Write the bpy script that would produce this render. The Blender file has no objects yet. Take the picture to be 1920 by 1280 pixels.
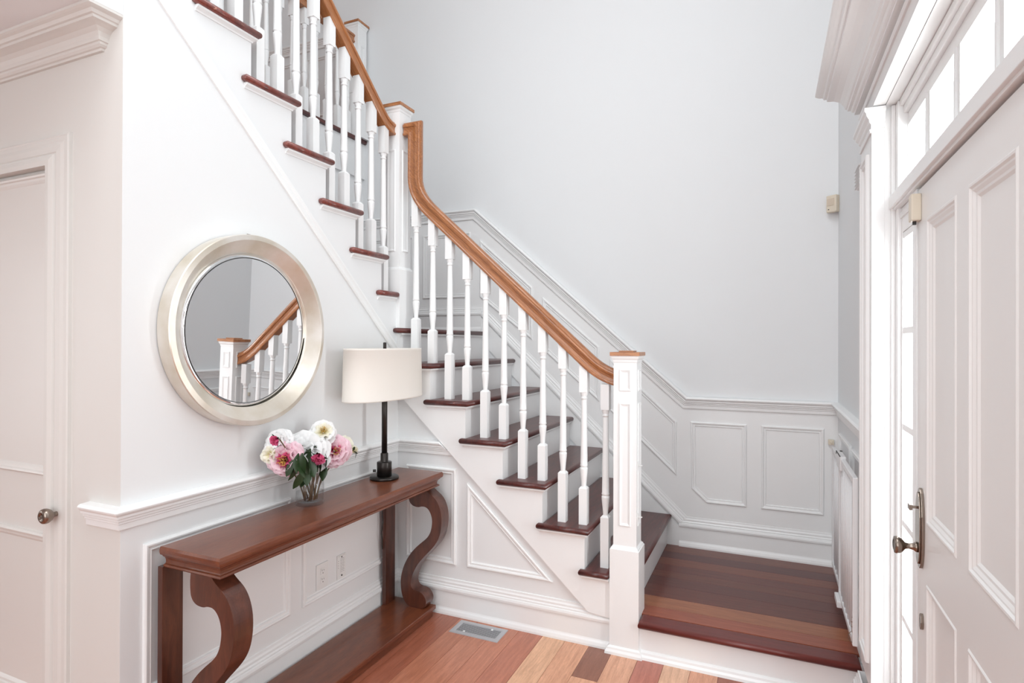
import bpy, bmesh, math, random
from mathutils import Vector, Matrix, Quaternion
random.seed(7)
S = bpy.context.scene
COL = S.collection
# ---------------------------------------------------------------- camera
CAM = Vector((1.96566, -2.82547, 1.5))
F_PX = 1091.32
YAW, PITCH, ROLL = 0.414979, 0.00314819, 0.0032583
def cam_axes():
    f = Vector((-math.sin(YAW), math.cos(YAW), 0)); r = Vector((math.cos(YAW), math.sin(YAW), 0)); u = Vector((0, 0, 1))
    f, u = f*math.cos(PITCH)+u*math.sin(PITCH), u*math.cos(PITCH)-f*math.sin(PITCH)
    r, u = r*math.cos(ROLL)+u*math.sin(ROLL), u*math.cos(ROLL)-r*math.sin(ROLL)
    return r, u, f
cd = bpy.data.cameras.new('camera'); cam = bpy.data.objects.new('camera', cd); COL.objects.link(cam)
cd.sensor_width = 36; cd.lens = F_PX/1920*36; cd.clip_start = 0.05
r_, u_, f_ = cam_axes()
m = Matrix.Identity(4)
for i in range(3):
    m[i][0] = r_[i]; m[i][1] = u_[i]; m[i][2] = -f_[i]; m[i][3] = CAM[i]
cam.matrix_world = m
S.camera = cam
# ---------------------------------------------------------------- world, exposure
S.view_settings.view_transform = 'Standard'; S.view_settings.look = 'None'
S.view_settings.gamma = 1; S.view_settings.use_curve_mapping = False
S.view_settings.exposure = 0.41
w = bpy.data.worlds.new('daylight'); S.world = w; w.use_nodes = True
bg = w.node_tree.nodes['Background']; bg.inputs['Color'].default_value = (0.93, 0.97, 1.0, 1); bg.inputs['Strength'].default_value = 1.3
# ---------------------------------------------------------------- daylight through the window openings, and added fill lamps
def area(name, loc, size, rot, power, col):
    l = bpy.data.lights.new(name, 'AREA'); l.shape = 'RECTANGLE'; l.size = size[0]; l.size_y = size[1]
    l.energy = power; l.color = col
    o = bpy.data.objects.new(name, l); COL.objects.link(o); o.location = loc; o.rotation_euler = rot
    return o
R90 = math.pi/2
area('daylight_upper_window', (2.42, -1.9, 4.0), (1.3, 2.2), (0, R90, 0), 8, (0.95, 0.985, 1.0))
area('daylight_transom', (2.50, -1.17, 2.14), (0.2, 1.4), (0, R90, 0), 4.5, (0.95, 0.99, 1.0))
area('daylight_ground_bounce', (2.80, -1.17, 1.72), (0.45, 1.5), (0, R90+.75, 0), 14, (0.97, 1.0, 0.98))
area('daylight_sidelight', (2.50, -0.57, 1.05), (1.6, 0.2), (0, R90, 0), 10.5, (0.94, 0.985, 1.0))
area('rear_fill_upper', (1.2, -5.42, 3.8), (1.9, 1.9), (R90, 0, 0), 20, (0.955, 0.985, 1.0))  # added fill lamp from behind the camera, at an unseen window
area('rear_fill_lower', (0.9, -5.42, 1.5), (2.4, 1.8), (R90, 0, 0), 35, (0.955, 0.985, 1.0))  # added fill lamp before the solid rear wall, no window there
area('hall_fill', (-3.1, -3.6, 1.45), (1.6, 1.6), (0, -R90, 0), 4, (0.97, 0.985, 1.0))  # added fill for the front door and right wall; hall window invented
area('overhead_fill', (1.2, -2.6, 5.5), (1.6, 3.0), (0, 0, 0), 60, (0.95, 0.985, 1.0))  # added overhead fill under a closed ceiling with no opening
# ---------------------------------------------------------------- helpers
def lin(r, g, b):
    f = lambda c: (c/255/12.92) if c/255 <= .04045 else ((c/255+.055)/1.055)**2.4
    return (f(r), f(g), f(b), 1)
class MB:
    def __init__(s): s.v = []; s.f = []; s.sm = []
    def add(s, vs, fs, smooth=False):
        n = len(s.v); s.v += [tuple(v) for v in vs]
        s.f += [tuple(i+n for i in f) for f in fs]; s.sm += [smooth]*len(fs); return s
    def box(s, x0, y0, z0, x1, y1, z1):
        x0, x1 = min(x0, x1), max(x0, x1); y0, y1 = min(y0, y1), max(y0, y1); z0, z1 = min(z0, z1), max(z0, z1)
        return s.add([(x0,y0,z0),(x1,y0,z0),(x1,y1,z0),(x0,y1,z0),(x0,y0,z1),(x1,y0,z1),(x1,y1,z1),(x0,y1,z1)],
                     [(0,3,2,1),(4,5,6,7),(0,1,5,4),(1,2,6,5),(2,3,7,6),(3,0,4,7)])
    def frustum(s, cx, cy, z0, h0, z1, h1):
        vs = [(cx+a*h0, cy+b*h0, z0) for a, b in ((-1,-1),(1,-1),(1,1),(-1,1))]+[(cx+a*h1, cy+b*h1, z1) for a, b in ((-1,-1),(1,-1),(1,1),(-1,1))]
        return s.add(vs, [(0,3,2,1),(4,5,6,7),(0,1,5,4),(1,2,6,5),(2,3,7,6),(3,0,4,7)])
    def lathe(s, prof, c=(0,0,0), axis='z', n=24, cap=True, smooth=True, sx=1, sy=1):
        vs = []
        for r, h in prof:
            for k in range(n):
                a = 2*math.pi*k/n; p = (r*math.cos(a)*sx, r*math.sin(a)*sy, h)
                if axis == 'x': p = (p[2], p[0], p[1])
                elif axis == '-y': p = (p[0], -p[2], p[1])
                elif axis == '-x': p = (-p[2], p[1], p[0])
                vs.append((p[0]+c[0], p[1]+c[1], p[2]+c[2]))
        fs = []
        for i in range(len(prof)-1):
            for k in range(n):
                k2 = (k+1) % n; fs.append((i*n+k, i*n+k2, (i+1)*n+k2, (i+1)*n+k))
        s.add(vs, fs, smooth)
        if cap:
            b = len(s.v)-len(vs)
            s.f.append(tuple(b+k for k in reversed(range(n)))); s.sm.append(False)
            s.f.append(tuple(b+(len(prof)-1)*n+k for k in range(n))); s.sm.append(False)
        return s
    def tube(s, pts, r, n=8, closed=False, smooth=True):
        pts = [Vector(p) for p in pts]; rs = r if isinstance(r, (list, tuple)) else [r]*len(pts)
        vs = []; N = None
        for i, p in enumerate(pts):
            t = (pts[min(i+1, len(pts)-1)]-pts[max(i-1, 0)]).normalized()
            if N is None:
                N = t.orthogonal().normalized()
            else:
                N = (N-t*N.dot(t)).normalized()
            B = t.cross(N)
            for k in range(n):
                a = 2*math.pi*k/n; vs.append(p+(N*math.cos(a)+B*math.sin(a))*rs[i])
        fs = []
        for i in range(len(pts)-1):
            for k in range(n): fs.append((i*n+k, i*n+(k+1)%n, (i+1)*n+(k+1)%n, (i+1)*n+k))
        fs.append(tuple(reversed(range(n)))); fs.append(tuple((len(pts)-1)*n+k for k in range(n)))
        return s.add(vs, fs, smooth)
    def prism(s, poly, vec):
        """poly: list of 3d points, extruded by vec"""
        n = len(poly); vec = Vector(vec); vs = [Vector(p) for p in poly]; vs += [p+vec for p in vs]
        fs = [tuple(reversed(range(n))), tuple(range(n, 2*n))]+[(i, (i+1)%n, n+(i+1)%n, n+i) for i in range(n)]
        return s.add(vs, fs)
    def sweep(s, path, prof, K, flip=1, closed=False, pclosed=True, smooth=False, endfix=None):
        """profile point (a,b): a along the mitred in-plane normal, b along K"""
        P = [Vector(p) for p in path]; K = Vector(K).normalized(); n = len(P); np_ = len(prof); vs = []
        for i in range(n):
            if closed: tp = (P[i]-P[i-1]).normalized(); tn = (P[(i+1)%n]-P[i]).normalized()
            else:
                tn = (P[i+1]-P[i]).normalized() if i < n-1 else (P[i]-P[i-1]).normalized()
                tp = (P[i]-P[i-1]).normalized() if i > 0 else tn
            a, b = K.cross(tp)*flip, K.cross(tn)*flip
            mvec = (a+b).normalized(); mvec = mvec/max(mvec.dot(a), .2)
            for q in prof: vs.append(P[i]+mvec*q[0]+K*q[1])
        if endfix:
            for i in range(np_): vs[(n-1)*np_+i] = endfix(vs[(n-1)*np_+i])
        fs = []; seg = n if closed else n-1; pe = np_ if pclosed else np_-1
        for i in range(seg):
            for k in range(pe):
                j = (i+1) % n; k2 = (k+1) % np_
                fs.append((i*np_+k, i*np_+k2, j*np_+k2, j*np_+k))
        s.add(vs, fs, smooth)
        if not closed and pclosed:
            b = len(s.v)-len(vs)
            s.f.append(tuple(b+k for k in reversed(range(np_)))); s.f.append(tuple(b+(n-1)*np_+k for k in range(np_))); s.sm += [False, False]
        return s
    def mesh(s, name, mat, bevel=0, auto=True):
        me = bpy.data.meshes.new(name); me.from_pydata(s.v, [], s.f)
        if bevel or auto:
            bm = bmesh.new(); bm.from_mesh(me)
            for f, k in zip(bm.faces, s.sm): f.smooth = k
            bmesh.ops.recalc_face_normals(bm, faces=bm.faces)
            if bevel:
                ed = [e for e in bm.edges if len(e.link_faces) == 2 and e.calc_face_angle(0) > .5]
                bmesh.ops.bevel(bm, geom=ed, offset=bevel, segments=2, profile=.6, affect='EDGES', clamp_overlap=True)
            bm.to_mesh(me); bm.free()
        if mat: me.materials.append(mat)
        return me
    def build(s, name, mat, parent=None, bevel=0):
        return link(name, s.mesh(name, mat, bevel), parent)
def link(name, me, parent=None):
    o = bpy.data.objects.new(name, me); COL.objects.link(o)
    if parent is not None:
        o.parent = parent
        if parent.type == 'EMPTY' or parent.matrix_basis != Matrix.Identity(4):
            o.matrix_parent_inverse = world_of(parent).inverted()
    return o
def world_of(o):
    mm = o.matrix_basis.copy()
    if o.parent: mm = world_of(o.parent) @ o.matrix_parent_inverse @ mm
    return mm
def thing(name, loc, label, cat, group=None):
    o = bpy.data.objects.new(name, None); COL.objects.link(o); o.location = loc; o.empty_display_size = .05
    o['label'] = label; o['category'] = cat
    if group: o['group'] = group
    return o
def tag(o, label, cat, group=None):
    o['label'] = label; o['category'] = cat
    if group: o['group'] = group
    return o
def struct(o): o['kind'] = 'structure'; return o
# ---------------------------------------------------------------- materials
def mat(name, col, rough=.5, metal=0, coat=0, spec=.5):
    m = bpy.data.materials.new(name); m.use_nodes = True; b = m.node_tree.nodes['Principled BSDF']
    b.inputs['Base Color'].default_value = col; b.inputs['Roughness'].default_value = rough; b.inputs['Metallic'].default_value = metal
    b.inputs['Coat Weight'].default_value = coat; b.inputs['Specular IOR Level'].default_value = spec
    return m
def paint(name, col, rough, bump=.02, scale=60):
    m = mat(name, col, rough); nt = m.node_tree; b = nt.nodes['Principled BSDF']
    tc = nt.nodes.new('ShaderNodeTexCoord'); nz = nt.nodes.new('ShaderNodeTexNoise'); nz.inputs['Scale'].default_value = scale
    bp = nt.nodes.new('ShaderNodeBump'); bp.inputs['Strength'].default_value = bump; bp.inputs['Distance'].default_value = .002
    nt.links.new(tc.outputs['Object'], nz.inputs['Vector']); nt.links.new(nz.outputs['Fac'], bp.inputs['Height']); nt.links.new(bp.outputs['Normal'], b.inputs['Normal'])
    return m
def wood(name, c0, c1, rough=.3, coat=.4, grain=(1, 14, 14), scale=6, objcol=False, bump=.05, wear=None, rot=None):
    """grain = mapping scale (small along the grain)"""
    m = mat(name, c0, rough, 0, coat); nt = m.node_tree; N = nt.nodes; L = nt.links; b = N['Principled BSDF']
    b.inputs['Coat Roughness'].default_value = .12
    tc = N.new('ShaderNodeTexCoord'); mp = N.new('ShaderNodeMapping'); mp.inputs['Scale'].default_value = grain
    if rot:
        mp.vector_type = 'TEXTURE'; mp.inputs['Rotation'].default_value = rot; mp.inputs['Scale'].default_value = [1/g for g in grain]
    oi = N.new('ShaderNodeObjectInfo'); ad = N.new('ShaderNodeVectorMath'); ad.operation = 'ADD'
    sc = N.new('ShaderNodeVectorMath'); sc.operation = 'SCALE'; sc.inputs['Scale'].default_value = 17.0
    cb = N.new('ShaderNodeCombineXYZ')
    for k in range(3): L.new(oi.outputs['Random'], cb.inputs[k])
    L.new(cb.outputs[0], sc.inputs[0]); L.new(tc.outputs['Object'], ad.inputs[0]); L.new(sc.outputs[0], ad.inputs[1]); L.new(ad.outputs[0], mp.inputs['Vector'])
    nz = N.new('ShaderNodeTexNoise'); nz.inputs['Scale'].default_value = scale; nz.inputs['Detail'].default_value = 8; nz.inputs['Roughness'].default_value = .62; nz.inputs['Distortion'].default_value = .6
    L.new(mp.outputs[0], nz.inputs['Vector'])
    rp = N.new('ShaderNodeValToRGB'); rp.color_ramp.elements[0].position = .32; rp.color_ramp.elements[1].position = .68
    rp.color_ramp.elements[0].color = c1; rp.color_ramp.elements[1].color = c0
    L.new(nz.outputs['Fac'], rp.inputs['Fac']); out = rp.outputs['Color']
    # fine pores
    n2 = N.new('ShaderNodeTexNoise'); n2.inputs['Scale'].default_value = scale*9; n2.inputs['Detail'].default_value = 3; L.new(mp.outputs[0], n2.inputs['Vector'])
    r2 = N.new('ShaderNodeMapRange'); r2.inputs['From Min'].default_value = .35; r2.inputs['From Max'].default_value = .6; r2.inputs['To Min'].default_value = .90; r2.inputs['To Max'].default_value = 1.04
    L.new(n2.outputs['Fac'], r2.inputs['Value'])
    mx = N.new('ShaderNodeMix'); mx.data_type = 'RGBA'; mx.blend_type = 'MULTIPLY'; mx.inputs['Factor'].default_value = 1
    L.new(out, mx.inputs['A']); L.new(r2.outputs[0], mx.inputs['B']); out = mx.outputs['Result']
    if objcol:
        m2 = N.new('ShaderNodeMix'); m2.data_type = 'RGBA'; m2.blend_type = 'MULTIPLY'; m2.inputs['Factor'].default_value = 1
        L.new(out, m2.inputs['A']); L.new(oi.outputs['Color'], m2.inputs['B']); out = m2.outputs['Result']
    if wear:
        n3 = N.new('ShaderNodeTexNoise'); n3.inputs['Scale'].default_value = 38; n3.inputs['Detail'].default_value = 5; L.new(tc.outputs['Object'], n3.inputs['Vector'])
        r3 = N.new('ShaderNodeMapRange'); r3.inputs['From Min'].default_value = .68; r3.inputs['From Max'].default_value = .74; L.new(n3.outputs['Fac'], r3.inputs['Value'])
        m3 = N.new('ShaderNodeMix'); m3.data_type = 'RGBA'; L.new(r3.outputs[0], m3.inputs['Factor']); L.new(out, m3.inputs['A']); m3.inputs['B'].default_value = wear; out = m3.outputs['Result']
    L.new(out, b.inputs['Base Color'])
    bp = N.new('ShaderNodeBump'); bp.inputs['Strength'].default_value = bump; bp.inputs['Distance'].default_value = .002
    L.new(n2.outputs['Fac'], bp.inputs['Height']); L.new(bp.outputs['Normal'], b.inputs['Normal'])
    return m
W1 = (1, 1, 1, 1)
M = {}
M['wall'] = paint('wall_paint', (.81, .828, .84, 1), .55)
M['wallw'] = paint('warm_white_wall_paint', (.84, .852, .857, 1), .5)
M['hall'] = paint('shaded_hall_wall_paint', (.74, .72, .69, 1), .5)  # beige tone has the shade of the hall painted in
M['trim'] = paint('trim_paint', (.885, .893, .893, 1), .32, .01, 90)
M['door'] = paint('door_paint', (.89, .885, .875, 1), .35, .01, 90)
M['hall_door_shaded'] = paint('shaded_hall_door_paint', (.76, .735, .705, 1), .35, .01, 90)  # white door paint darkened, shade put into the colour
M['ceil'] = paint('ceiling_paint', (.84, .84, .85, 1), .6)
M['floor'] = wood('floor_wood', W1, (.72, .66, .62, 1), .32, .2, (13, 1, 13), 5, True)
M['landing'] = wood('landing_wood', W1, (.70, .62, .6, 1), .36, .12, (1, 13, 13), 5, True)
M['tread'] = wood('tread_wood', lin(98, 44, 38), lin(66, 28, 26), .34, .2, (12, 1, 12), 5, wear=lin(150, 80, 62))
M['treadx'] = wood('upper_tread_wood', lin(138, 66, 54), lin(94, 40, 34), .3, .4, (1, 12, 12), 5, wear=lin(200, 140, 115))
M['oakx'] = wood('oak_rail_lower', lin(190, 126, 78), lin(128, 76, 44), .3, .35, (1.5, 30, 30), 7, bump=.12, rot=(0, math.radians(42.2), 0))
M['oaky'] = wood('oak_rail_upper', lin(194, 130, 82), lin(140, 86, 50), .3, .35, (30, 1.5, 30), 7, bump=.12, rot=(math.radians(-41), 0, 0))
M['oakz'] = wood('oak_cap', lin(196, 136, 86), lin(150, 92, 54), .35, .3, (2, 14, 14), 7)
M['table'] = wood('table_mahogany', lin(126, 70, 44), lin(100, 52, 34), .32, .3, (5, 1, 5), 3, bump=.01)
M['tablev'] = wood('table_leg_mahogany', lin(98, 52, 36), lin(60, 30, 21), .3, .45, (6, 6, 1), 4)
M['bronze'] = mat('dark_bronze', lin(62, 58, 56), .32, .85)
M['nickel'] = mat('brushed_nickel', lin(150, 138, 128), .24, 1)
M['steel'] = mat('vent_steel', lin(190, 192, 196), .4, .5)
M['black'] = mat('black_gap', (.012, .011, .01, 1), .7)
M['dark'] = mat('dark_plastic', (.03, .028, .026, 1), .5)
M['plastic'] = mat('white_plastic', (.83, .83, .82, 1), .35)
M['ivory'] = mat('ivory_plastic', lin(226, 216, 198), .4)
M['mirror'] = mat('mirror_silver', (.93, .94, .945, 1), .015, 1)
M['gate'] = mat('gate_enamel', (.80, .80, .81, 1), .3)
def silver_leaf():
    m = mat('champagne_silver_leaf', lin(220, 214, 198), .3, .6); nt = m.node_tree; N = nt.nodes; L = nt.links; b = N['Principled BSDF']
    tc = N.new('ShaderNodeTexCoord'); nz = N.new('ShaderNodeTexNoise'); nz.inputs['Scale'].default_value = 7; nz.inputs['Detail'].default_value = 6
    L.new(tc.outputs['Object'], nz.inputs['Vector']); rp = N.new('ShaderNodeValToRGB')
    rp.color_ramp.elements[0].position = .3; rp.color_ramp.elements[1].position = .7
    rp.color_ramp.elements[0].color = lin(210, 200, 183); rp.color_ramp.elements[1].color = lin(234, 230, 224)
    L.new(nz.outputs['Fac'], rp.inputs['Fac']); L.new(rp.outputs['Color'], b.inputs['Base Color'])
    mr = N.new('ShaderNodeMapRange'); mr.inputs['To Min'].default_value = .28; mr.inputs['To Max'].default_value = .42; L.new(nz.outputs['Fac'], mr.inputs['Value']); L.new(mr.outputs[0], b.inputs['Roughness'])
    return m
M['leaf_metal'] = silver_leaf()
def glass(name, tint=(1, 1, 1, 1), gloss=.08, ior=1.45):
    m = bpy.data.materials.new(name); m.use_nodes = True; N = m.node_tree.nodes; L = m.node_tree.links
    for n in list(N): N.remove(n)
    o = N.new('ShaderNodeOutputMaterial'); t = N.new('ShaderNodeBsdfTransparent'); t.inputs[0].default_value = tint
    g = N.new('ShaderNodeBsdfGlossy'); g.inputs['Roughness'].default_value = .02
    lw = N.new('ShaderNodeLayerWeight'); lw.inputs[0].default_value = .5; pw = N.new('ShaderNodeMath'); pw.operation = 'POWER'; pw.inputs[1].default_value = 4; L.new(lw.outputs['Facing'], pw.inputs[0]); fr = N.new('ShaderNodeMath'); fr.operation = 'MULTIPLY_ADD'; fr.inputs[1].default_value = .4; fr.inputs[2].default_value = gloss*.4; L.new(pw.outputs[0], fr.inputs[0])
    mx = N.new('ShaderNodeMixShader'); L.new(fr.outputs[0], mx.inputs[0]); L.new(t.outputs[0], mx.inputs[1]); L.new(g.outputs[0], mx.inputs[2]); L.new(mx.outputs[0], o.inputs[0])
    return m
M['glass'] = glass('window_glass')
M['vase'] = glass('vase_glass', (.985, .988, .99, 1), ior=1.5)
M['waterm'] = glass('vase_water', (.98, .985, .985, 1), .02, ior=1.33)
def fabric():
    m = mat('linen_shade', lin(252, 248, 243), .85); nt = m.node_tree; N = nt.nodes; L = nt.links; b = N['Principled BSDF']
    tc = N.new('ShaderNodeTexCoord'); mp = N.new('ShaderNodeMapping'); mp.inputs['Scale'].default_value = (220, 220, 420)
    nz = N.new('ShaderNodeTexNoise'); nz.inputs['Scale'].default_value = 2; bp = N.new('ShaderNodeBump'); bp.inputs['Strength'].default_value = .12; bp.inputs['Distance'].default_value = .001
    L.new(tc.outputs['Object'], mp.inputs[0]); L.new(mp.outputs[0], nz.inputs['Vector']); L.new(nz.outputs['Fac'], bp.inputs['Height']); L.new(bp.outputs['Normal'], b.inputs['Normal'])
    tr = N.new('ShaderNodeBsdfTranslucent'); tr.inputs[0].default_value = lin(251, 246, 238); mx = N.new('ShaderNodeMixShader'); mx.inputs[0].default_value = .35
    L.new(b.outputs[0], mx.inputs[1]); L.new(tr.outputs[0], mx.inputs[2]); L.new(mx.outputs[0], N['Material Output'].inputs[0])
    return m
M['shade'] = fabric()
def petal_mat(name, base, edge, lo, hi):
    m = mat(name, edge, .6); nt = m.node_tree; N = nt.nodes; L = nt.links; b = N['Principled BSDF']
    tc = N.new('ShaderNodeTexCoord'); sp = N.new('ShaderNodeSeparateXYZ'); L.new(tc.outputs['Object'], sp.inputs[0])
    nz = N.new('ShaderNodeTexNoise'); nz.inputs['Scale'].default_value = 3.2; nz.inputs['Detail'].default_value = 4
    mp = N.new('ShaderNodeMapping'); mp.inputs['Scale'].default_value = (3, 3, .6); L.new(tc.outputs['Object'], mp.inputs[0]); L.new(mp.outputs[0], nz.inputs['Vector'])
    ad = N.new('ShaderNodeMath'); ad.operation = 'MULTIPLY_ADD'; L.new(nz.outputs['Fac'], ad.inputs[0]); ad.inputs[1].default_value = .7; L.new(sp.outputs['Z'], ad.inputs[2])
    mr = N.new('ShaderNodeMapRange'); mr.inputs['From Min'].default_value = lo+.35; mr.inputs['From Max'].default_value = hi+.35; L.new(ad.outputs[0], mr.inputs['Value'])
    mx = N.new('ShaderNodeMix'); mx.data_type = 'RGBA'; L.new(mr.outputs[0], mx.inputs['Factor']); mx.inputs['A'].default_value = base; mx.inputs['B'].default_value = edge
    L.new(mx.outputs['Result'], b.inputs['Base Color'])
    tr = N.new('ShaderNodeBsdfTranslucent'); L.new(mx.outputs['Result'], tr.inputs[0]); ms = N.new('ShaderNodeMixShader'); ms.inputs[0].default_value = .3
    L.new(b.outputs[0], ms.inputs[1]); L.new(tr.outputs[0], ms.inputs[2]); L.new(ms.outputs[0], N['Material Output'].inputs[0])
    return m
M['pink'] = petal_mat('pink_petal', lin(232, 84, 140), lin(253, 226, 235), .0, .72)
M['rose'] = petal_mat('deep_pink_petal', lin(200, 30, 96), lin(244, 128, 172), .1, 1.0)
M['white'] = petal_mat('white_petal', lin(250, 246, 222), lin(254, 254, 254), .0, .5)
M['cream'] = petal_mat('cream_petal', lin(246, 234, 172), lin(253, 251, 238), .0, .7)
M['stamen'] = mat('stamen_yellow', lin(226, 182, 96), .6)
def green():
    m = mat('leaf_green', lin(44, 66, 34), .42); nt = m.node_tree; N = nt.nodes; L = nt.links
    nz = N.new('ShaderNodeTexNoise'); nz.inputs['Scale'].default_value = 40; rp = N.new('ShaderNodeValToRGB'); rp.color_ramp.elements[0].color = lin(20, 34, 18); rp.color_ramp.elements[1].color = lin(52, 76, 38)
    L.new(nz.outputs['Fac'], rp.inputs[0]); L.new(rp.outputs[0], N['Principled BSDF'].inputs['Base Color']); return m
M['leaf'] = green()
M['sepal'] = mat('sepal_green', lin(92, 138, 64), .5)
M['stem'] = mat('flower_stem', lin(112, 88, 62), .5)
# ---------------------------------------------------------------- dimensions
XR, YB = 2.345, 1.12                 # right wall, back wall
YC = -1.58                           # corner of the mirror wall
RISE, RUN = .201, .225
LZ = .18                             # first landing
def n1(k): return 1.384-RUN*(k-1)    # flight 1 nose x
def t1(k): return LZ+RISE*k          # flight 1 tread top
ML = LZ+RISE*7                       # middle landing top 1.587
RUN2 = .2235
def n2(k): return -.133-RUN2*(k-2)
def t2(k): return ML+.2004*k+.004
UF = 3.18                            # upper floor
CH = 2.587                           # hall ceiling
TOP = 5.6
YREAR = -5.5
XL = -3.2
# ================================================================= SETTING
RAILP = [(0, 0), (.009, 0), (.011, .003), (.012, .021), (.016, .024), (.016, .030), (.022, .034), (.0225, .041), (.029, .045), (.0295, .053), (.034, .057), (.039, .063), (.040, .068), (.037, .073), (.030, .076), (0, .078)]
BASEP = [(0, 0), (.024, 0), (.024, .010), (.020, .024), (.015, .032), (.013, .038), (.012, .125), (.020, .129), (.0215, .140), (.019, .150), (.014, .153), (.0145, .160), (.010, .166), (.0105, .176), (.006, .184), (.005, .194), (0, .196)]
PANP = [(0, 0), (.001, .010), (.006, .0135), (.012, .0125), (.016, .007), (.022, .006), (.025, .0085), (.028, .0075), (.030, .002), (.034, 0)]   # a = inset, b = proud
def swp(p): return [(b, a) for a, b in p]
def moulding(name, path, prof, K, flip, m=None, parent=None, endfix=None, closed=False):
    mb = MB(); mb.sweep(path, prof, K, flip, closed=closed, endfix=endfix); return mb.build(name, m or M['trim'], parent)
def panel(parent, pts, K, name='panel_moulding', prof=PANP, m=None):
    """closed moulding frame around polygon pts (any order); inset towards the centre"""
    P = [Vector(p) for p in pts]; c = sum(P, Vector())/len(P); K = Vector(K)
    a = K.cross(P[1]-P[0]); fl = 1 if a.dot(c-P[0]) > 0 else -1
    mb = MB(); mb.sweep(P, prof, K, fl, closed=True); return mb.build(name, m or M['trim'], parent)
# --- floor with planks
fl = struct(MB().box(XL, YREAR, -.08, XR+.1, -.0, -.012).build('floor', M['black']))
bounds = [-.045+.1205*k for k in range(4)]+[.43, .54, .665, .778, .908, 1.03, 1.153, 1.272, 1.4, 1.52, 1.64, 1.76, 1.88, 2.0, 2.12, 2.24, 2.36]
bounds = [bounds[0]-.121*k for k in range(26, 0, -1)]+bounds
PC = {.43: (196, 128, 100), .54: (204, 136, 108), .665: (204, 134, 106), .778: (198, 126, 100), .908: (236, 186, 150), 1.03: (230, 172, 138), 1.153: (150, 98, 78), 1.272: (232, 176, 144), 1.4: (196, 122, 104), 1.52: (240, 194, 162), 1.64: (226, 164, 132)}
tones = [(173, 100, 75), (187, 111, 82), (200, 126, 97), (210, 142, 112), (183, 102, 82), (222, 163, 127), (165, 96, 73)]
cache = {}
def plank(parent, x0, x1, y0, y1, z, col, axis='y', mt=None):
    key = (round(x1-x0, 3), round(y1-y0, 3), axis)
    if key not in cache:
        g = .0006
        cache[key] = MB().box(g, g, -.012, x1-x0-g, y1-y0-g, 0).mesh('plank', mt or M['floor'], .0008)
    o = bpy.data.objects.new('plank', cache[key]); COL.objects.link(o); o.parent = parent; o.location = (x0, y0, z); o.color = lin(*col)
    return o
for i in range(len(bounds)-1):
    x0, x1 = bounds[i], bounds[i+1]; y = -.0
    if x1 > XR+.02: x1 = XR+.02
    yend = -.0 if x0 > -.05 else YC
    y = yend; first = True
    while y > YREAR+.01:
        Lh = random.choice([.8, 1.0, 1.2, 1.5, 1.9])*(1 if x0 > -.05 else 1.8)
        k = round(x0, 3)
        if first and k in PC:
            Lh = .305 if k == 1.153 else (1.3 if k in (.43, .54, .665) else random.choice([.9, 1.1, 1.4])); col = PC[k]
        elif k == 1.153 and y > -.4: Lh = 1.2; col = (232, 176, 142)
        else: col = random.choice(tones)
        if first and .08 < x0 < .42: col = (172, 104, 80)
        y0 = max(YREAR, y-Lh)
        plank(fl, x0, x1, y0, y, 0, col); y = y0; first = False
# --- ceilings
struct(MB().box(XL, YREAR, TOP, XR+.2, YB+.1, TOP+.1).build('ceiling', M['ceil']))
struct(MB().box(XL, YREAR, CH, -.0605, YC+.0, CH+.1).build('ceiling_hall', M['ceil']))
# --- wall_left : mirror wall below the upper flight (plane x = 0)
poly = [(-.06, YC+.0005, 0), (-.06, -.0, 0), (-.06, -.0, t2(1)-.03)]
for k in range(2, 9):
    yr = n2(k)-.03
    poly += [(-.06, yr, t2(k-1)-.03), (-.06, yr, t2(k)-.03)]
poly += [(-.06, YC+.0005, t2(8)-.03)]
wl = struct(MB().prism(poly, (.06, 0, 0)).build('wall_left', M['wallw']))
for pts in ([(-1.504, .28), (-1.504, .806), (-.834, .806), (-.834, .28)], [(-.759, .28), (-.759, .806), (-.095, .806), (-.095, .28)]):
    panel(wl, [(0, a, b) for a, b in pts], (1, 0, 0))
# header wall above the hall opening
struct(MB().box(-.06, YREAR, CH, 0, YC, TOP-2.35).build('wall_header', M['wallw']))
# --- wall_hall : wall with the closet door (plane y = YC)
DX0, DX1, DZ = -1.03, -.27, 2.222
wh = MB().box(DX1, YC, 0, -.001, YC+.06, CH).box(XL, YC, 0, DX0, YC+.06, CH).box(DX0, YC, DZ, DX1, YC+.06, CH)
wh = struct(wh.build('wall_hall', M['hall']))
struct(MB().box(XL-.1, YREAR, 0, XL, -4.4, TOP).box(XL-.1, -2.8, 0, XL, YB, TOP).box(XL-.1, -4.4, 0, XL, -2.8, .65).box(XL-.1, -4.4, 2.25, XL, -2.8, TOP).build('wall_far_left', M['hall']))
struct(MB().box(XL-.08, -4.4, .65, XL-.04, -4.34, 2.25).box(XL-.08, -2.86, .65, XL-.04, -2.8, 2.25).box(XL-.08, -4.34, .65, XL-.04, -2.86, .71).box(XL-.08, -4.34, 2.19, XL-.04, -2.86, 2.25).build('window_6', M['trim']))  # unseen window added to go with the hall fill lamp
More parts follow.
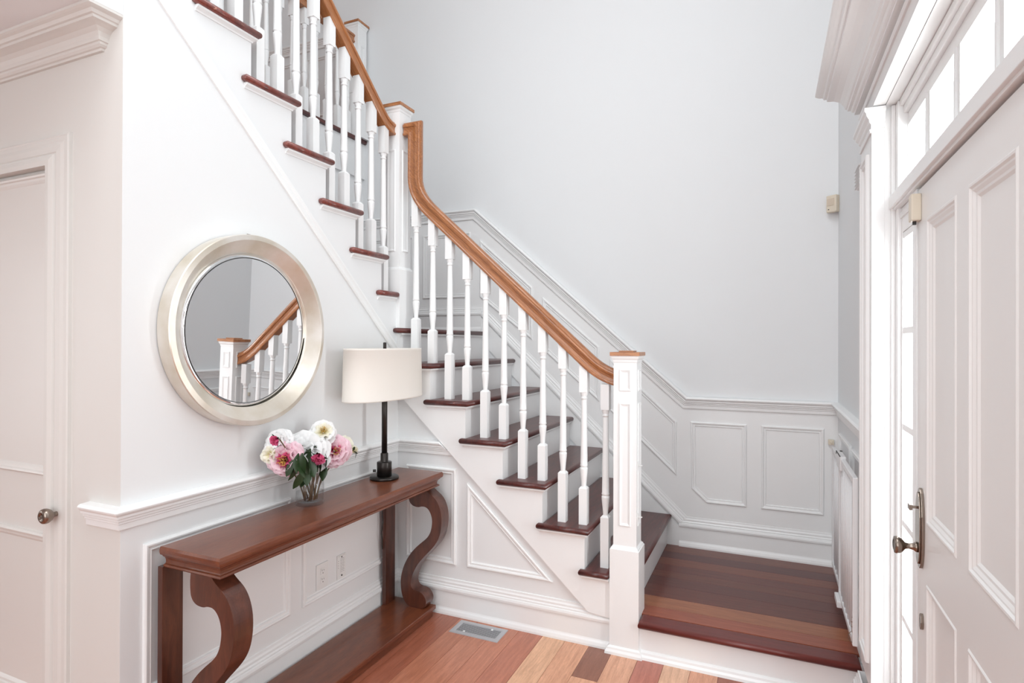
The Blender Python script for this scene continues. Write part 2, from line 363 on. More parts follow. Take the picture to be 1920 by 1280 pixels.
# --- wall_stair : panelled triangle under flight 1 (plane y = 0)
poly = [(0, .06, 0), (1.30, .06, 0), (1.30, .06, LZ+.15), (n1(2)-.05, .06, t1(1)-.035)]
for k in range(2, 7): poly += [(n1(k)-.05, .06, t1(k)-.035), (n1(k+1)-.05, .06, t1(k)-.035)]
poly += [(-.02, .06, t1(6)-.035), (-.02, .06, 0)]
ws = struct(MB().prism(poly, (0, -.06, 0)).build('wall_stair', M['wallw']))
panel(ws, [(.064, 0, .279), (.064, 0, .804), (.388, 0, .804), (.388, 0, .275)], (0, -1, 0))
panel(ws, [(.458, 0, .277), (.458, 0, .738), (.957, 0, .277)], (0, -1, 0))
# --- wall_back (plane y = YB)
wb = struct(MB().box(XL, YB, 0, XR+.1, YB+.1, TOP).build('wall_back', M['wall']))
K = (0, -1, 0)
def pb(*pts): panel(wb, [(a, YB, b) for a, b in pts], K)
# wainscot dado board (paler paint below the chair rail)
dado = [(1.46, LZ), (XR, LZ), (XR, 1.10), (1.46, 1.10), (-.086, 2.46), (-1.14, 2.46), (-1.14, ML), (.0, ML), (1.43, .3), (1.43, LZ)]
MB().prism([(a, YB, b) for a, b in dado], (0, -.003, 0)).build('dado_board', M['trim'], wb)
pb((-.037, 2.283), (-.037, 1.849), (.392, 1.525), (.392, 1.907))
pb((.471, 1.835), (.891, 1.478), (.891, 1.100), (.471, 1.461))
pb((.966, 1.400), (1.415, .989), (1.415, .635), (.966, 1.045))
pb((1.502, .996), (1.842, .996), (1.842, .477), (1.603, .477), (1.508, .562))
pb((1.925, .996), (2.272, .996), (2.272, .477), (1.925, .477))
pb((-.545, 2.349), (-.120, 2.349), (-.120, 1.849), (-.545, 1.849))
pb((-1.06, 2.349), (-.635, 2.349), (-.635, 1.849), (-1.06, 1.849))
pb((-1.75, 3.98), (-1.28, 3.98), (-1.28, 3.46), (-1.75, 3.46))
pb((-2.30, 3.98), (-1.83, 3.98), (-1.83, 3.46), (-2.30, 3.46))
# chair rail on the back wall : level, sloping, level
moulding('trim_1', [(-1.14, YB-.002, 2.442), (-.096, YB-.002, 2.442), (1.454, YB-.002, 1.079), (XR, YB-.002, 1.079)], [(b, a) for a, b in RAILP], (0, -1, 0), 1)['kind'] = 'structure'
moulding('trim_2', [(XL, YB, 4.05), (-1.24, YB, 4.05)], [(b, a) for a, b in RAILP], (0, -1, 0), 1)['kind'] = 'structure'
# --- wall_gallery, left of the upper flight
struct(MB().box(-1.20, YC, ML-.2, -1.14, YB, UF-.03).build('wall_gallery', M['wallw']))
up = MB().box(XL, YREAR, UF-.32, -1.121, YB, UF-.032).box(-1.12, YREAR, UF-.32, -.0605, n2(8)-.031, UF-.032)
up = struct(up.build('floor_upper', M['wallw']))
x = -3.2
while x < -1.2:
    plank(up, x, min(x+.12, -1.2), YREAR, YB, UF-.012, random.choice(tones)); x += .12
MB().box(-1.21, YC, UF-.03, -1.098, YB, UF).build('gallery_nosing', M['tread'], up, .008)
MB().box(-1.12, YREAR, UF-.03, .03, n2(8), UF).build('gallery_nosing', M['tread'], up, .008)
# --- wall_right (plane x = XR) with entrance opening and upper window
OY0, OY1, OZ = -1.94, -.387, 2.35           # entrance opening
UY0, UY1, UZ0, UZ1 = -3.0, -.8, 3.35, 4.65  # upper window, above the frame
X2 = XR+.16
wr = MB().box(XR, OY1, 0, X2, YB, TOP).box(XR, YREAR, 0, X2, OY0, UZ0).box(XR, OY0, OZ, X2, OY1, UZ0)
wr.box(XR, UY1, UZ0, X2, OY1, TOP).box(XR, YREAR, UZ0, X2, UY0, TOP).box(XR, UY0, UZ1, X2, UY1, TOP)
wr = struct(wr.build('wall_right', M['wall']))
panel(wr, [(XR, .98, .996), (XR, .98, .477), (XR, .50, .477), (XR, .50, .996)], (-1, 0, 0))
panel(wr, [(XR, .42, .996), (XR, .42, .477), (XR, -.06, .477), (XR, -.06, .996)], (-1, 0, 0))
moulding('trim_3', [(XR, YB, 1.079), (XR, -.13, 1.079)], [(b, a) for a, b in RAILP], (-1, 0, 0), 1)['kind'] = 'structure'
# rear wall, unseen; its window set high to light the back wall
rw = MB().box(XL, YREAR-.12, 0, -.5, YREAR, TOP).box(2.35, YREAR-.12, 0, X2, YREAR, TOP).box(-.5, YREAR-.12, 0, 2.35, YREAR, 2.8).box(-.5, YREAR-.12, 4.8, 2.35, YREAR, TOP)
struct(rw.build('wall_rear', M['wall']))
def casement(name, mb, m=None): return struct(mb.build(name, m or M['trim']))
w3 = casement('window_3', MB().box(XR+.04, UY0, UZ0, XR+.09, UY0+.06, UZ1).box(XR+.04, UY1-.06, UZ0, XR+.09, UY1, UZ1).box(XR+.04, UY0, UZ0, XR+.09, UY1, UZ0+.06).box(XR+.04, UY0, UZ1-.06, XR+.09, UY1, UZ1))
w4 = casement('window_4', MB().box(-.5, YREAR-.1, 2.8, -.44, YREAR-.05, 4.8).box(2.29, YREAR-.1, 2.8, 2.35, YREAR-.05, 4.8).box(-.5, YREAR-.1, 2.8, 2.35, YREAR-.05, 2.86).box(-.5, YREAR-.1, 4.74, 2.35, YREAR-.05, 4.8))
# --- chair rails and baseboards of mirror wall + stair wall + hall return
def cut(v):  # end of mouldings against the diagonal stringer
    return Vector((.215+(1.027-v.z)/.922-.006, v.y, v.z))
moulding('trim_4', [(-.165, YC, .876), (0, YC, .876), (0, 0, .876), (.3, 0, .876)], RAILP, (0, 0, 1), -1, endfix=cut)['kind'] = 'structure'
moulding('baseboard_left', [(-.165, YC, 0), (0, YC, 0), (0, 0, 0), (1.262, 0, 0)], BASEP, (0, 0, 1), -1)['kind'] = 'structure'
# landing baseboards on the back and right walls, skirt on the sloping part
bl = [(a, b) for a, b in BASEP]
moulding('baseboard_back', [(1.432, YB, LZ), (XR, YB, LZ), (XR, -.03, LZ)], BASEP, (0, 0, 1), -1)['kind'] = 'structure'
moulding('baseboard_right', [(XR, -.02, 0), (XR, -.13, 0), (2.300, -.13, 0), (2.300, OY1, 0)], BASEP, (0, 0, 1), -1)['kind'] = 'structure'
moulding('baseboard_landing', [(-1.14, YB, ML), (-.02, YB, ML)], BASEP, (0, 0, 1), -1)['kind'] = 'structure'
CAPP = [(0, 0), (.010, 0), (.020, .004), (.0215, .015), (.019, .025), (.014, .028), (.0145, .035), (.010, .041), (.0105, .051), (.006, .059), (.005, .069), (0, .071)]
sk = MB().prism([(1.432, YB, LZ), (1.432, YB, .31), (-.02, YB, 1.69), (-.02, YB, ML), (n1(7)-.03, YB, ML-.1), (n1(1)-.03, YB, LZ)], (0, -.011, 0))
sk.sweep([(-.030, YB, 1.711), (-.02, YB, 1.702), (1.432, YB, .325), (1.433, YB, .3241)], [(b, a) for a, b in CAPP], (0, -1, 0), 1)
sk = struct(sk.build('trim_5', M['trim']))
# --- band moulding on the mirror wall under the upper flight
bandp = [(0, 0), (0, .008), (.008, .012), (.014, .007), (.030, .006), (.040, .011), (.050, .009), (.054, 0)]
def zb(y): return 2.163+.889*(-.787-y)
moulding('trim_6', [(0, YC, zb(YC)-.062), (0, -.0, zb(0)-.062)], bandp, (1, 0, 0), -1 if False else 1)['kind'] = 'structure'
# --- crown on the hall wall with its mitred return
CR = [(0, 0), (.010, 0), (.012, .007), (.018, .009), (.024, .015), (.026, .022), (.031, .024), (.034, .036), (.041, .048), (.053, .058), (.068, .064), (.078, .067), (.080, .075), (.086, .077), (.092, .086), (.100, .090), (.106, .094), (.106, .103), (0, .103)]
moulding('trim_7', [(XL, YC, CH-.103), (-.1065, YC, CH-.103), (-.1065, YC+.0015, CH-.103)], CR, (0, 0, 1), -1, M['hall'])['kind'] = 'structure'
# ================================================================= hall door
d2 = struct(MB().box(DX0+.004, YC+.006, .01, DX1-.004, YC+.045, DZ-.008).build('door_2', M['hall_door_shaded']))
DP = [(0, 0), (.002, .010), (.008, .015), (.014, .013), (.018, .008), (.026, .007), (.032, .003), (.036, 0)]
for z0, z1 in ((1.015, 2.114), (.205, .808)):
    panel(d2, [(-.94, YC+.006, z0), (-.94, YC+.006, z1), (-.362, YC+.006, z1), (-.362, YC+.006, z0)], (0, -1, 0), prof=DP, m=M['hall_door_shaded'])
CASP = [(0, 0), (0, .012), (.006, .015), (.010, .013), (.026, .014), (.040, .018), (.062, .020), (.066, .016), (.070, .016), (.074, .024), (.090, .030), (.108, .030), (.108, 0)]
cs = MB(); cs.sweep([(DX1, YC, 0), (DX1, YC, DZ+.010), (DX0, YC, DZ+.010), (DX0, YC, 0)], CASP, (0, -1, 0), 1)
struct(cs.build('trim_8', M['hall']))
MB().box(DX0+.001, YC+.010, DZ-.0079, DX1-.001, YC+.058, DZ-.0002).build('door_gap_shade', M['black'], d2)  # black strip painting the shade in the gap over the door
kn = [(.030, 0), (.031, .004), (.026, .008), (.022, .009), (.020, .012), (.012, .013), (.0085, .018), (.0080, .030), (.0095, .036), (.020, .044), (.0255, .054), (.0265, .062), (.024, .070), (.018, .074), (.010, .0725), (.009, .071), (.004, .073)]
MB().lathe(kn, (-.318, YC+.006, .898), '-y', 32).build('door_knob', M['nickel'], d2)
al = MB()
al.prism([(-.272, YC+.006, 1.558)]+[(-.272-.032*math.sin(math.pi*(k+.5)/10), YC+.006, 1.558+.068*(.5-.5*math.cos(math.pi*(k+.5)/10))) for k in range(10)]+[(-.272, YC+.006, 1.626)], (0, -.012, 0))
al = al.build('alarm_contact', M['plastic'], None, .002); tag(al, 'small white half-oval alarm contact stuck on the left hall door by its casing', 'sensor')
tk = MB()
for q in (1.566, 1.578, 1.592, 1.607, 1.618): tk.box(-.2721, YC-.003, q, -.2705, YC+.004, q+.005)
tk.build('contact_mark', M['dark'], al)
# ================================================================= entrance: pilasters, entablature, door, sidelight, transom
XF = 2.305
ent = MB()
ent.box(XF, OY0-.257, OZ, XR, -.13, 2.43)
ent.box(XR-.001, OY0, OZ, 2.375, OY1, OZ+.002)
ent = struct(ent.build('trim_9', M['trim']))
COR = [(0, 0), (.022, 0), (.022, .010), (.030, .014), (.034, .022), (.044, .026), (.046, .034), (.052, .038), (.058, .056), (.070, .076), (.090, .092), (.112, .102), (.114, .112), (.124, .116), (.128, .126), (.140, .132), (.150, .140), (.155, .146), (.155, .155), (0, .155)]
moulding('trim_10', [(XF, OY0-.257-.0, 2.43), (XF, -.13, 2.43), (XR, -.13, 2.43)], COR, (0, 0, 1), 1)['kind'] = 'structure'
moulding('trim_11', [(XF, OY0-.257, 2.398), (XF, -.13, 2.398), (XR, -.13, 2.398)], [(0, 0), (.006, 0), (.010, .006), (.010, .012), (0, .014)], (0, 0, 1), 1)['kind'] = 'structure'
CAPI = [(0, 0), (.006, 0), (.008, .010), (.002, .014), (.002, .030), (.008, .036), (.010, .046), (.018, .056), (.020, .066), (.026, .072), (.026, .084), (0, .085)]
for ya, yb in ((OY1, -.13), (OY0-.257, OY0)):
    p = MB().box(XF, ya, .25, XR, yb, OZ)
    p = struct(p.build('trim_12' if ya == OY1 else 'trim_13', M['trim']))
    panel(p, [(XF, ya+.05, .33), (XF, ya+.05, 2.20), (XF, yb-.05, 2.20), (XF, yb-.05, .33)], (-1, 0, 0))
    MB().sweep([(XR, ya, 2.262), (XF, ya, 2.262), (XF, yb, 2.262), (XR, yb, 2.262)], CAPI, (0, 0, 1), 1).build('capital', M['trim'], p)
# jamb liner
XD = 2.375
jb = MB().box(XR, OY1-.002, 0, XD+.08, OY1+.02, OZ).box(XR, OY0-.02, 0, XD+.08, OY0, OZ).box(XR, OY0, OZ-.002, XD+.08, OY1, OZ+.03)
struct(jb.build('trim_14', M['trim']))
# frame: head, mullions, transom bar
fr = MB()
fr.box(XD+.031, OY0+.002, 2.262, XD+.079, OY1-.003, OZ-.003)                   # head
fr.box(XD+.017, OY0+.003, 2.300, XD+.0315, OY1-.056, OZ-.0035).box(XD+.005, OY0+.004, 2.325, XD+.0175, OY1-.0565, OZ-.004)
fr.box(XD, OY0+.0015, 0, XD+.0785, OY0+.055, OZ-.005).box(XD, OY1-.055, 0, XD+.0785, OY1-.0025, OZ-.005)
fr.box(XD-.012, OY1-.018, 0, XD, OY1-.0025, OZ-.004)
fr.box(XD-.008, OY0, 1.972, XD+.07, OY1, 2.030)           # transom bar
fr.box(XD-.018, OY0, 1.980, XD-.006, OY1, 2.022)
fr.box(XD, -.722, 0, XD+.07, -.670, 1.972).box(XD, OY0+.283, 0, XD+.07, OY0+.335, 1.972)
fr = struct(fr.build('trim_15', M['trim'], None, .002))
# transom window
w1 = MB()
ys = []; y = -.450
for k in range(5): ys.append((y, y-.262)); y -= .2965
XT = XD+.020
for k in range(4): w1.box(XT+.012, ys[k][1]-.0343, 2.028, XT+.045, ys[k][1]-.0002, 2.264)
for k in range(5):
    a, b = ys[k]
    w1.box(XT+.006, a, 2.031, XT+.022, a-.010, 2.261).box(XT+.006, b, 2.031, XT+.022, b+.010, 2.261).box(XT+.0065, a-.010, 2.250, XT+.022, b+.010, 2.261).box(XT+.0065, a-.010, 2.031, XT+.022, b+.010, 2.040)
w1 = struct(w1.build('window_1', M['trim']))
for a, b in ys: MB().box(XT+.026, b, 2.030, XT+.030, a, 2.262).build('pane', M['glass'], w1)
# sidelight
def sidelight(name, ya, yb):
    s = MB(); zs = [.245, .567, .891, 1.219, 1.548, 1.872]
    s.box(XD+.0105, ya+.022, .0, XD+.0495, yb-.022, zs[0]-.012).box(XD+.0105, ya+.022, zs[-1]+.012, XD+.0495, yb-.022, 1.971)
    s.box(XD+.006, ya+.001, 1.935, XD+.012, yb-.001, 1.955)
    s.box(XD+.01, ya+.0002, 0, XD+.05, ya+.022, 1.971).box(XD+.01, yb-.022, 0, XD+.05, yb-.0002, 1.971)
    for z in zs: s.box(XD+.012, ya+.022, z-.011, XD+.045, yb-.022, z+.011)
    s = struct(s.build(name, M['trim'], None, .0015))
    for z0, z1 in zip(zs[:-1], zs[1:]): MB().box(XD+.026, ya, z0, XD+.030, yb, z1).build('pane', M['glass'], s)
sidelight('window_2', -.670, OY1-.055)
sidelight('window_5', OY0+.055, OY0+.283)
# front door
DY0, DY1 = OY0+.338, -.7255
d1 = struct(MB().box(XD+.016, DY0, .012, XD+.048, DY1, 1.964).build('door_1', M['door']))
MB().box(XD+.035, OY0+.335, 1.9642, XD+.06, -.722, 1.972).build('door_gap_shade', M['black'], d1)  # black strips paint the shade in the gaps round the front door
MB().box(XD+.02, -.7252, .012, XD+.06, -.7222, 1.964).build('door_gap_shade', M['black'], d1)
pys = [(-1.117, -.832), (-1.496, -1.211)]; pzs = [(.200, .818), (.988, 1.860)]
stl = MB().box(XD+.004, pys[0][1], .012, XD+.0165, DY1, 1.964).box(XD+.004, pys[1][1], .012, XD+.0165, pys[0][0], 1.964).box(XD+.004, DY0, .012, XD+.0165, pys[1][0], 1.964)
for a, b in pys: stl.box(XD+.004, a, .012, XD+.0165, b, pzs[0][0]).box(XD+.004, a, pzs[0][1], XD+.0165, b, pzs[1][0]).box(XD+.004, a, pzs[1][1], XD+.0165, b, 1.964)
stl.build('door_frame', M['door'], d1)
for a, b in pys:
    for z0, z1 in pzs:
        panel(d1, [(XD+.016, a, z0), (XD+.016, a, z1), (XD+.016, b, z1), (XD+.016, b, z0)], (-1, 0, 0), prof=[(0, 0), (0, .0125), (.004, .0150), (.009, .0145), (.013, .010), (.017, .0095), (.024, .0050), (.030, .0045), (.036, 0)], m=M['door'])
# escutcheon, knob, thumb turn, lower bolt
def oval(cy, cz, ry, rz, x0, dx, n=24):
    return MB().prism([(x0, cy+ry*math.cos(2*math.pi*k/n), cz+rz*math.copysign(abs(math.sin(2*math.pi*k/n))**.8, math.sin(2*math.pi*k/n))) for k in range(n)], (-dx, 0, 0))
es = oval(-.776, .962, .036, .118, XD+.004, .008); es.prism([(XD-.004, -.776+.028*math.cos(2*math.pi*k/24), .962+.106*math.copysign(abs(math.sin(2*math.pi*k/24))**.8, math.sin(2*math.pi*k/24))) for k in range(24)], (-.004, 0, 0))
es = es.build('escutcheon', M['nickel'], d1, .0015)
MB().lathe([(.015, 0), (.014, .006), (.010, .010), (.0085, .022), (.010, .030), (.020, .038), (.025, .046), (.026, .052), (.024, .057), (.016, .059), (.013, .057), (.004, .058)], (XD-.008, -.776, .905), '-x', 28).build('door_knob', M['nickel'], es)
MB().box(XD-.024, -.779, 1.018, XD-.008, -.773, 1.026).box(XD-.030, -.790, 1.014, XD-.022, -.762, 1.030).build('thumb_turn', M['nickel'], es, .001)
oval(-.790, .694, .012, .024, XD+.004, .008, 8).build('bolt_cover', M['nickel'], d1, .001)
cb = MB().box(XD-.022, -.768, 1.868, XD+.004, -.728, 1.948)
cb = cb.build('door_contact', M['ivory'], None, .004); tag(cb, 'beige box sensor at the top latch corner of the front door', 'sensor')
MB().box(XD-.015, -.752, 1.858, XD-.006, -.744, 1.868).build('contact_plunger', M['dark'], cb)
# ================================================================= LOWER STAIRCASE
st = thing('staircase', (.7, .5, 0), 'lower flight of dark red wooden treads with white risers, rising left from the low landing', 'staircase')
STAIR_LOW = st
# landing platform, riser and planks
lp = MB().box(1.354, -.02, 0, XR, YB, LZ-.012); lp = lp.build('landing_platform', M['trim'], st)
moulding('step_skirting', [(1.41, -.02, 0), (XR, -.02, 0)], [(0, 0), (.024, 0), (.022, .012), (.014, .020), (.012, .030), (.004, .036), (0, .038)], (0, 0, 1), -1, parent=st)
lcol = [(120, 66, 50), (96, 46, 42), (128, 70, 52), (108, 52, 42), (112, 58, 44), (100, 48, 40), (108, 54, 42), (164, 104, 72), (158, 86, 62)]
lb = [YB, .975, .86, .75, .645, .55, .43, .275, .15, .045]
cache2 = {}
for i in range(9):
    g = .0007; y1, y0 = lb[i], lb[i+1]
    me = MB().box(g, g, -.012, XR-1.354-g, y1-y0-g, 0).mesh('plank', M['landing'], .0008)
    o = bpy.data.objects.new('plank', me); COL.objects.link(o); o.parent = st; o.matrix_parent_inverse = world_of(st).inverted(); o.location = (1.354, y0, LZ); o.color = lin(*lcol[i])
def rounded_board(name, poly, z0, z1, m, parent, rad=.013):
    bm = bmesh.new(); vs = [bm.verts.new((a, b, z0)) for a, b in poly]; f = bm.faces.new(vs)
    r = bmesh.ops.extrude_face_region(bm, geom=[f]); up_ = [v for v in r['geom'] if isinstance(v, bmesh.types.BMVert)]
    for v in up_: v.co.z = z1
    bmesh.ops.recalc_face_normals(bm, faces=bm.faces)
    ed = [e for e in bm.edges if abs(e.verts[0].co.z-e.verts[1].co.z) < 1e-6]
    bmesh.ops.bevel(bm, geom=ed, offset=rad, segments=4, profile=.5, affect='EDGES')
    for ff in bm.faces: ff.smooth = len(ff.verts) == 4 and ff.calc_area() < .02
    me = bpy.data.meshes.new(name); bm.to_mesh(me); bm.free(); me.materials.append(m)
    return link(name, me, parent)
rounded_board('landing_nosing', [(1.402, -.062), (2.318, -.062), (2.318, .045), (1.402, .045)], LZ-.030, LZ+.001, M['landing'], st)
bpy.data.objects['landing_nosing'].color = lin(112, 46, 40)
# treads and risers
SY = -.024     # face of the stringer
COVE = [(0, 0), (.004, 0), (.006, .006), (.014, .012), (.018, .014), (.018, .022), (0, .022)]
for k in range(1, 8):
    z = t1(k); nx = n1(k); rx = nx-.03; bx = n1(k+1)-.03
    if k < 7:
        y0 = SY-.030 if k > 1 else SY-.030
        poly = [(nx, y0 if k > 1 else .12), (nx, YB-.011), (bx, YB-.011), (bx, SY), (bx-.024, SY), (bx-.024, y0)]
        if k == 1: poly = [(nx, .122), (nx, YB-.011), (bx, YB-.011), (bx, SY), (bx-.024, SY), (bx-.024, y0), (1.255, y0), (1.255, .122)]
        rounded_board('tread', poly, z-.03, z, M['tread'], st)
        if k > 1:
            MB().sweep([(bx-.012, SY, z-.052), (rx, SY, z-.052), (rx, YB-.012, z-.052)], COVE, (0, 0, 1), -1).build('cove_moulding', M['trim'], st)
        else:
            MB().sweep([(bx-.012, SY, z-.052), (1.254, SY, z-.052)], COVE, (0, 0, 1), -1).build('cove_moulding', M['trim'], st)
    else:
        poly = [(nx, SY-.03), (nx, YB-.0), (-1.14, YB), (-1.14, .0), (.001, .0), (.001, SY-.03)]
        rounded_board('landing_floor', poly, z-.03, z, M['tread'], st)
        MB().sweep([(rx, .0, z-.052), (rx, YB-.012, z-.052)], COVE, (0, 0, 1), -1).build('cove_moulding', M['trim'], st)
    zlo = t1(k-1) if k > 1 else LZ
    ya = SY if k > 1 else .04
    if k == 7: ya = .0
    MB().box(rx-.018, ya+.0004, zlo-.03, rx+.0006, YB-.011, z-.03).build('riser', M['trim'], st)
MB().sweep([(1.354, .12, LZ), (1.354, YB-.011, LZ)], [(0, 0), (.016, 0), (.015, .012), (.010, .020), (.008, .030), (0, .036)], (0, 0, 1), -1 if False else 1).build('riser_skirting', M['trim'], st)
# stringer on the open side
poly = [(0.0, 1.225), (1.148, .169), (1.262, .158), (1.262, t1(1)-.03), (n1(2)-.03, t1(1)-.03)]
for k in range(2, 7): poly += [(n1(k)-.03, t1(k)-.03), (n1(k+1)-.03, t1(k)-.03)]
poly += [(n1(7)-.03, ML-.03), (0, ML-.03)]
MB().prism([(a, 0, b) for a, b in poly], (0, SY, 0)).build('stringer', M['trim'], st)
# ================================================================= UPPER STAIRCASE
st2 = thing('staircase', (-.55, -.7, ML), 'upper flight of stairs above the round mirror, reddish tread ends on a white side wall', 'staircase')
for k in range(1, 9):
    z = t2(k); ny = n2(k) if k > 1 else .09; ry = ny-.03; by = n2(k+1)-.03
    if k < 8:
        y_end = by-.050
        if k == 1: poly = [(.030, -.034), (.030, y_end), (0.001, y_end), (0.001, by), (-1.14, by), (-1.14, .09), (-.12, .09), (-.12, -.034)]
        else: poly = [(.030, ny), (.030, y_end), (0.001, y_end), (0.001, by), (-1.14, by), (-1.14, ny)]
        rounded_board('tread', poly, z-.03, z, M['treadx'], st2)
        y0c = ry if k > 1 else -.034
        MB().sweep([(-1.13, ry, z-.052), (0, y0c, z-.052), (0, y_end+.014, z-.052)] if k > 1 else [(0, y0c, z-.052), (0, y_end+.014, z-.052)], COVE, (0, 0, 1), 1).build('cove_moulding', M['trim'], st2)
    zlo = t2(k-1) if k > 1 else ML
    MB().box(-1.14, ry-.018, zlo-.03, -.061 if k > 1 else -.12, ry, z-.03).build('riser', M['trim'], st2)
# ================================================================= BALUSTRADES
BW = .021
bal_cache = {}
def baluster_mesh(hb, lt, ht):
    key = (round(hb, 3), round(lt, 3), round(ht, 3))
    if key in bal_cache: return bal_cache[key]
    b = MB(); b.box(-BW, -BW, 0, BW, BW, hb-.006).frustum(0, 0, hb-.006, BW, hb+.004, .0125)
    h = hb; L = lt
    prof = [(.0125, h+.002), (.0128, h+.014), (.0150, h+.040), (.0185, h+.072), (.0198, h+.090), (.0198, h+.098), (.0165, h+.101), (.0165, h+.104), (.0190, h+.106), (.0195, h+.112), (.0180, h+.116),
            (.0178, h+.150), (.0160, h+L*.6), (.0140, h+L-.040), (.0138, h+L-.034), (.0170, h+L-.032), (.0170, h+L-.027), (.0142, h+L-.025), (.0150, h+L-.018), (.0185, h+L-.010), (.0190, h+L-.004), (.0190, h+L+.002)]
    b.lathe(prof, n=16, cap=False)
    b.box(-BW, -BW, hb+lt, BW, BW, hb+lt+ht)
    bal_cache[key] = b.mesh('baluster', M['trim'], 0); return bal_cache[key]
def baluster(parent, x, y, z, hb, lt, top):
    o = bpy.data.objects.new('baluster', baluster_mesh(hb, lt, round(top-z-hb-lt, 3))); COL.objects.link(o)
    o.parent = parent; o.matrix_parent_inverse = world_of(parent).inverted(); o.location = (x, y, z); return o
RP = [(0, -.027), (0, .027), (.003, .030), (.010, .0305), (.014, .028), (.017, .025), (.030, .0225), (.040, .0235), (.045, .0245), (.047, .0305), (.056, .0325), (.0625, .0310), (.0640, .0240), (.067, .0240), (.074, .020), (.079, .010), (.080, 0)]
RP = RP+[(a, -b) for a, b in reversed(RP[2:-1])]
# order: start bottom-left, around
def rail(name, path, K, flip, m, parent):
    mb = MB(); mb.sweep(path, RP, K, flip, smooth=False); return mb.build(name, m, parent)
def arc(p0, p1, p2, n=8):   # quadratic easing
    p0, p1, p2 = map(Vector, (p0, p1, p2)); return [(p0*(1-t)**2+p1*2*t*(1-t)+p2*t*t) for t in [i/n for i in range(n+1)]]
def newel(parent, cx, cy, z0, zb_, zt, foot=False, hooks=False, panels=((.235, .83),(.07, .20))):
    """z0 bottom, zb_ top of base block, zt top of cap; faces measured half widths"""
    h, s = .0708, .0565
    n = MB().box(cx-h, cy-h, z0, cx+h, cy+h, zb_-.022)
    n.sweep([(cx-h, cy-h, zb_-.022), (cx+h, cy-h, zb_-.022), (cx+h, cy+h, zb_-.022), (cx-h, cy+h, zb_-.022)], [(-.03, 0), (0, 0), (.0, .004), (-.004, .006), (-.006, .013), (-.012, .018), (-.014, .022), (-.03, .022)], (0, 0, 1), -1, closed=True)
    n.box(cx-s, cy-s, zb_-.03, cx+s, cy+s, zt-.018)
    n.sweep([(cx-s, cy-s, zt-.052), (cx+s, cy-s, zt-.052), (cx+s, cy+s, zt-.052), (cx-s, cy+s, zt-.052)], [(-.02, 0), (0, 0), (.002, .004), (.003, .014), (.009, .022), (.011, .034), (-.02, .034)], (0, 0, 1), -1, closed=True)
    if foot:
        n.sweep([(cx-h, cy-h, z0), (cx+h, cy-h, z0), (cx+h, cy+h, z0), (cx-h, cy+h, z0)], [(-.02, 0), (.020, 0), (.019, .012), (.012, .022), (.010, .030), (.002, .036), (-.02, .036)], (0, 0, 1), -1, closed=True)
    o = n.build('newel_post', M['trim'], parent)
    H = zt-.052-zb_
    for (sx, sy) in ((0, -1), (1, 0), (-1, 0), (0, 1)):
        for fa, fb in ((.13*1, .78), (.845, .965)) if foot else ((.10, .76), ):
            za, zc = zb_+H*fa*.82 if foot and fa == .13 else zb_+H*fa, zb_+H*fb
            if sy: q = [(cx-.029, cy+sy*s, za), (cx-.029, cy+sy*s, zc), (cx+.029, cy+sy*s, zc), (cx+.029, cy+sy*s, za)]
            else: q = [(cx+sx*s, cy-.029, za), (cx+sx*s, cy-.029, zc), (cx+sx*s, cy+.029, zc), (cx+sx*s, cy+.029, za)]
            panel(o, q, (sx, sy, 0), 'panel_moulding', [(0, 0), (.0015, .004), (.005, .005), (.008, .003), (.013, .001), (.016, 0)])
    MB().box(cx-.0725, cy-.0725, zt-.018, cx+.0725, cy+.0725, zt).box(cx-.036, cy-.036, zt, cx+.036, cy+.036, zt+.007).build('newel_cap', M['oakz'], o, .0015)
    return o
# --- lower balustrade
CY1 = .042
N1 = (1.330, .036)
bs = thing('balustrade', (.7, CY1, .4), 'lower balustrade with oak handrail and white turned balusters, ending at the tall front newel post', 'balustrade')
newel(bs, N1[0], N1[1], 0, .520, 1.459, foot=True)
for hz in (1.02-.11, .66):
    hk = MB().tube([(N1[0]+.0565, N1[1]-.03, hz), (N1[0]+.074, N1[1]-.03, hz), (N1[0]+.078, N1[1]-.03, hz+.003)], .003, 8).box(N1[0]+.0565, N1[1]-.038, hz-.02, N1[0]+.060, N1[1]-.022, hz+.02)
    hk.build('gate_hook', M['plastic'], bs.children[0] if bs.children else bs)
SL = .907
def zr1(x): return 1.969-SL*(x-.456)
L0 = (.142, CY1, zr1(.142))
path = [(-.012+.035, CY1, 2.705), (.050, CY1, 2.705)]
path = arc((.050, CY1, 2.46), (.050, CY1, zr1(.050)+.0), (.175, CY1, zr1(.175)), 8)
pend = arc((1.10, CY1, zr1(1.10)), (1.185, CY1, zr1(1.185)), (1.275, CY1, 1.290), 8)
rail('handrail', [(.0175, CY1, 2.706), (.050, CY1, 2.706)]+[Vector(p) for p in path]+[Vector(p) for p in pend], (0, 1, 0), -1, M['oakx'], bs)
x = 1.2185
for k in range(11):
    xc = 1.2185-.1125*k
    tread_k = 1
    while xc < n1(tread_k+1)-.03: tread_k += 1
    z = t1(tread_k); up_hill = (k % 2 == 0)
    hb, lt = (.256, .532) if up_hill else (.188, .482)
    baluster(bs, xc, CY1, z, hb, lt, zr1(xc)+.02 if k < 10 else zr1(xc)+.06)
